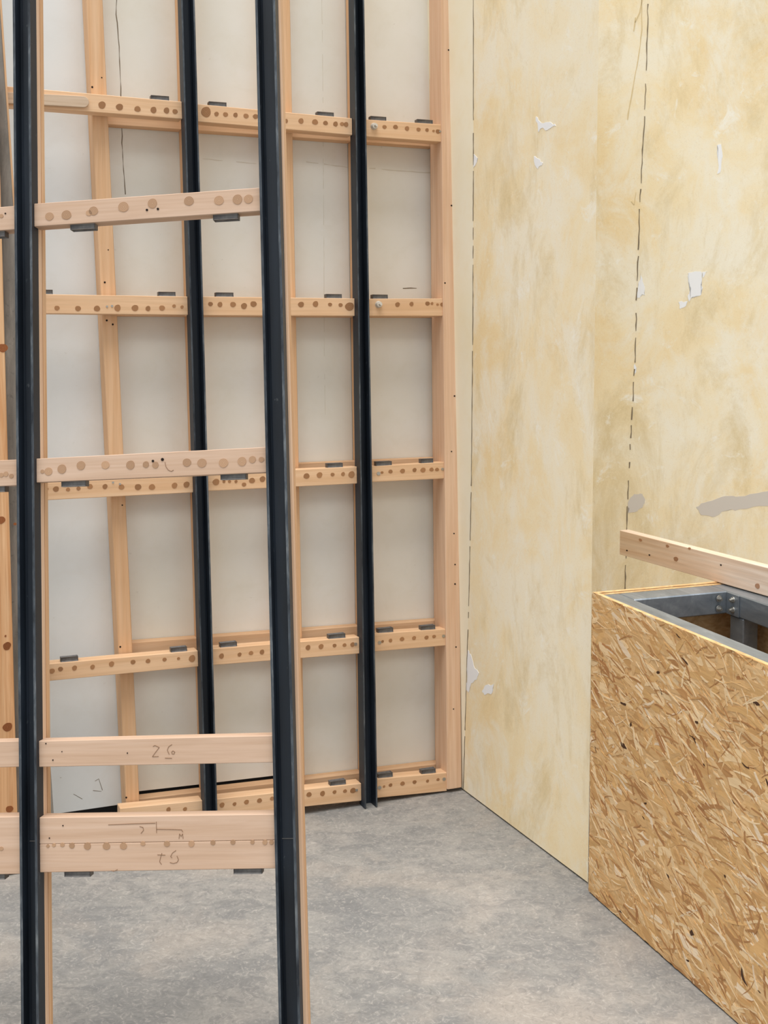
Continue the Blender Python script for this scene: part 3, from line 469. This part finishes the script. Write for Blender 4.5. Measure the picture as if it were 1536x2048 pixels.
for i, e in enumerate(FORE_STEEL+[e3]):
    ch = channel(ff, e, -0.012, 0.024, -0.03, 2.75, 0.0075)
    zj = 0.52
    box('weld_line', 'tab', ch, -0.0165, 0.0165, 0.0, 0.0015, 0, 0.0015, 0).location = ((e[1]+e[3])/2*(zj-1.36), 0.0125, zj-1.36)
    d, k = ((0.001, 0.0), (0.0085, -0.0025), (0.001, 0.0))[i]
    column('stile', 'stile', ff, (e[0]+0.004, e[1], e[2]+d, e[3]+k), 0.026, 0.043, -0.02, 2.75, 0.001)
    column('stile_strip', 'stud', ff, (e[0]+0.004, e[1], e[2]+d+0.0008, e[3]+k), 0.047, 0.064, -0.02, 2.75, 0.001)

# ------------------------------------------------------------------ strand board box with steel frame
bd = Vector((0.343, -0.939)).normalized()
bx = empty('strand_board_box', (BOX_C[0], BOX_C[1], 0), [[bd.x, -bd.y, 0], [bd.y, bd.x, 0], [0, 0, 1]], label='waist-high strand board box with a galvanised steel frame top standing against the yellow wall', category='box')
# local axes: x along the long face towards the camera, y into the box, z up
LB, WBX, HB = 1.7, 0.465, BOX_TOP
fp = box('front_panel', 'osb', bx, 0, LB, 0.0, 0.012, 0.004, HB, 0.0008)
box('end_panel', 'osb', bx, 0.0, 0.012, 0.0125, WBX, 0.004, HB, 0.0008)
box('end_liner', 'osb', bx, 0.019, 0.027, 0.0125, WBX-0.013, 0.3, HB-0.002, 0.0008)
box('back_panel', 'osb', bx, 0.0125, LB, WBX-0.012, WBX, 0.004, HB-0.004, 0.0008)
def strands():
    r = random.Random(11); bm = bmesh.new(); lay = bm.verts.layers.float_color.new('strand')
    pal = [srgb(208, 168, 116), srgb(214, 175, 124), srgb(221, 185, 136), srgb(200, 156, 102), srgb(186, 140, 90), srgb(228, 198, 154), srgb(172, 122, 76), srgb(208, 166, 110), srgb(212, 170, 114), srgb(232, 210, 180)]
    wts = [5, 5, 5, 3.5, 1.8, 4, 0.9, 5, 4, 1.6]
    Nn = 5600
    for i in range(Nn):
        late = i/Nn
        L = min(0.15, r.lognormvariate(math.log(0.062), 0.45)); w = min(0.03, max(0.0025, r.lognormvariate(math.log(0.0115), 0.5)))
        if late > 0.72: L *= 0.8; w *= 0.32
        c = r.choices(pal, wts)[0]; f = r.uniform(0.9, 1.08); c = (c[0]*f, c[1]*f, c[2]*f, 1)
        if late > 0.8 and r.random() < 0.05: c = srgb(72, 46, 28); L *= 0.3; w *= 1.6
        elif late > 0.72 and r.random() < 0.34: c = srgb(170, 124, 78)
        elif late > 0.72 and r.random() < 0.4: c = srgb(230, 203, 162)
        a = math.radians(r.gauss(-18, 24)) if r.random() < 0.9 else r.uniform(-1.5, 1.5)
        cx = r.uniform(-0.02, LB+0.02); cz = r.uniform(0, HB)
        y = -0.0004-0.0011*late
        bend = r.gauss(0, 0.06)*L
        e0, e1 = r.uniform(-0.5, 0.5)*w, r.uniform(-0.5, 0.5)*w
        k0, k1 = r.uniform(0.3, 1), r.uniform(0.3, 1)
        P = [(-L/2+e0, w*0.5*k0), (-L*0.1, w*0.5+bend), (L*0.2, w*0.48+bend), (L/2+e1, w*0.5*k1), (L/2-e1, -w*0.5*k1), (L*0.15, -w*0.5+bend), (-L*0.15, -w*0.46+bend), (-L/2-e0, -w*0.5*k0)]
        ca, sa = math.cos(a), math.sin(a)
        pts = [(cx+p*ca-q*sa, cz+p*sa+q*ca) for p, q in P]
        tl = r.uniform(-0.0002, 0.0002)
        if min(p[0] for p in pts) < 0.0006 or max(p[0] for p in pts) > LB or min(p[1] for p in pts) < 0.0045 or max(p[1] for p in pts) > HB-0.0006:
            pts = [(min(max(p[0], 0.0006), LB), min(max(p[1], 0.0045), HB-0.0006)) for p in pts]
        f = []; g = []
        for j, p in enumerate(pts):
            v = bm.verts.new((p[0], y+tl*(1 if j < 4 else -1), p[1])); v[lay] = c; f.append(v)
            v = bm.verts.new((p[0], 0.0003, p[1])); v[lay] = (c[0]*0.8, c[1]*0.75, c[2]*0.7, 1); g.append(v)
        try:
            bm.faces.new(f)
            for j in range(8): bm.faces.new((f[j], g[j], g[(j+1) % 8], f[(j+1) % 8]))
        except ValueError: pass
    me = bpy.data.meshes.new('strands'); bm.to_mesh(me); bm.free(); return me
st = link('wood_strands', strands(), 'strand', fp, (-fp.location.x, -fp.location.y, -fp.location.z), kind='stuff', label='pressed wood strands covering the panel')
# steel frame: hollow members under the rim
g0 = 0.029; zt = HB-0.003; zb = HB-0.066
box('frame_member', 'galv', bx, g0, LB-0.02, 0.0125, 0.066, zb, zt, 0.003)
box('frame_member', 'galv', bx, g0, LB-0.02, 0.366, WBX-0.0125, zb, zt, 0.003)
box('frame_member', 'galv', bx, g0, 0.108, 0.0665, 0.3655, zb, zt, 0.003)
box('frame_member', 'galv', bx, LB-0.1, LB-0.02, 0.0665, 0.3655, zb, zt, 0.003)
for x in (0.118, 0.86, 1.58):
    for y in (0.0135, 0.368):
        box('frame_post', 'galv', bx, x, x+0.06, y, y+0.05, 0.004, zb-0.0005, 0.003)
box('frame_member', 'galv', bx, 0.179, 0.859, 0.372, 0.412, 0.5, 0.55, 0.003)
box('frame_member', 'galv', bx, 0.032, 0.108, 0.07, 0.36, 0.42, 0.47, 0.003)
def bracket(x, y, sx, sy):
    b0 = empty('corner_bracket', (0, 0, 0)); bpy.data.objects.remove(b0)
    bm = prism([(0, 0.06), (0.055, 0.06), (0.055, 0), (0, 0)], -0.0035, 0, 0.0006)
    bm2 = bmesh.new(); me = mesh_of(bm, 'a'); bm2.from_mesh(me)
    me.transform(Matrix.Rotation(math.pi/2, 4, 'Z')); bm2.from_mesh(me)
    o = link('corner_bracket', mesh_of(bm2, 'corner_bracket'), 'galv', bx, (x, y, zb+0.001)); o.rotation_euler = (0, 0, 0); o.scale = (sx, sy, 1)
    for leg in (0, 1):
        for dz in (0.016, 0.044):
            bb = bmesh.new()
            for rad, dep, off in ((0.0095, 0.002, 0.001), (0.0068, 0.006, 0.005), (0.004, 0.006, 0.010)):
                bmesh.ops.create_cone(bb, cap_ends=True, segments=6 if rad < 0.009 and rad > 0.005 else 14, radius1=rad, radius2=rad*0.95, depth=dep, matrix=Matrix.Translation((0, 0, off)))
            d = 0.03
            b = link('bolt', mesh_of(bb, 'bolt'), 'screw', o, (d, -0.0035, dz) if leg == 0 else (0.0035, -d, dz))
            b.rotation_euler = (math.pi/2, 0, 0) if leg == 0 else (0, math.pi/2, 0)
    return o
bracket(0.1085, 0.3655, 1, 1)

# ------------------------------------------------------------------ beam lying on the rim
b0 = Vector((0.7563, 3.8113)); b1 = Vector((1.040, 3.225)); dd = (b1-b0).normalized()
bo = empty('pine_timber', (b0.x, b0.y, HB+0.0005), [[dd.x, -dd.y, 0], [dd.y, dd.x, 0], [0, 0, 1]], label='pale knotty pine beam lying along the rim of the strand board box', category='timber')
bmh = 0.078
bt = box('timber', 'beam', bo, 0, 1.9, 0, 0.034, 0, bmh, 0.001)
plugs('knot', 'beam_knot', bt, 0.0, [(0.2765, 0.0344, 0.0103, 0.0068), (0.3364, 0.0765, 0.0055, 0.0037), (0.2363, 0.067, 0.007, 0.0046), (0.6192, 0.0207, 0.0095, 0.0069), (0.106, 0.064, 0.0074, 0.0047)], 0.08)
plugs('screw_hole', 'hole', bt, 0.0, [(0.0386, 0.0192, 0.0038, 0.0024), (0.1513, 0.0245, 0.0036, 0.0023), (0.4725, 0.0521, 0.0033, 0.0023)], 0.0)
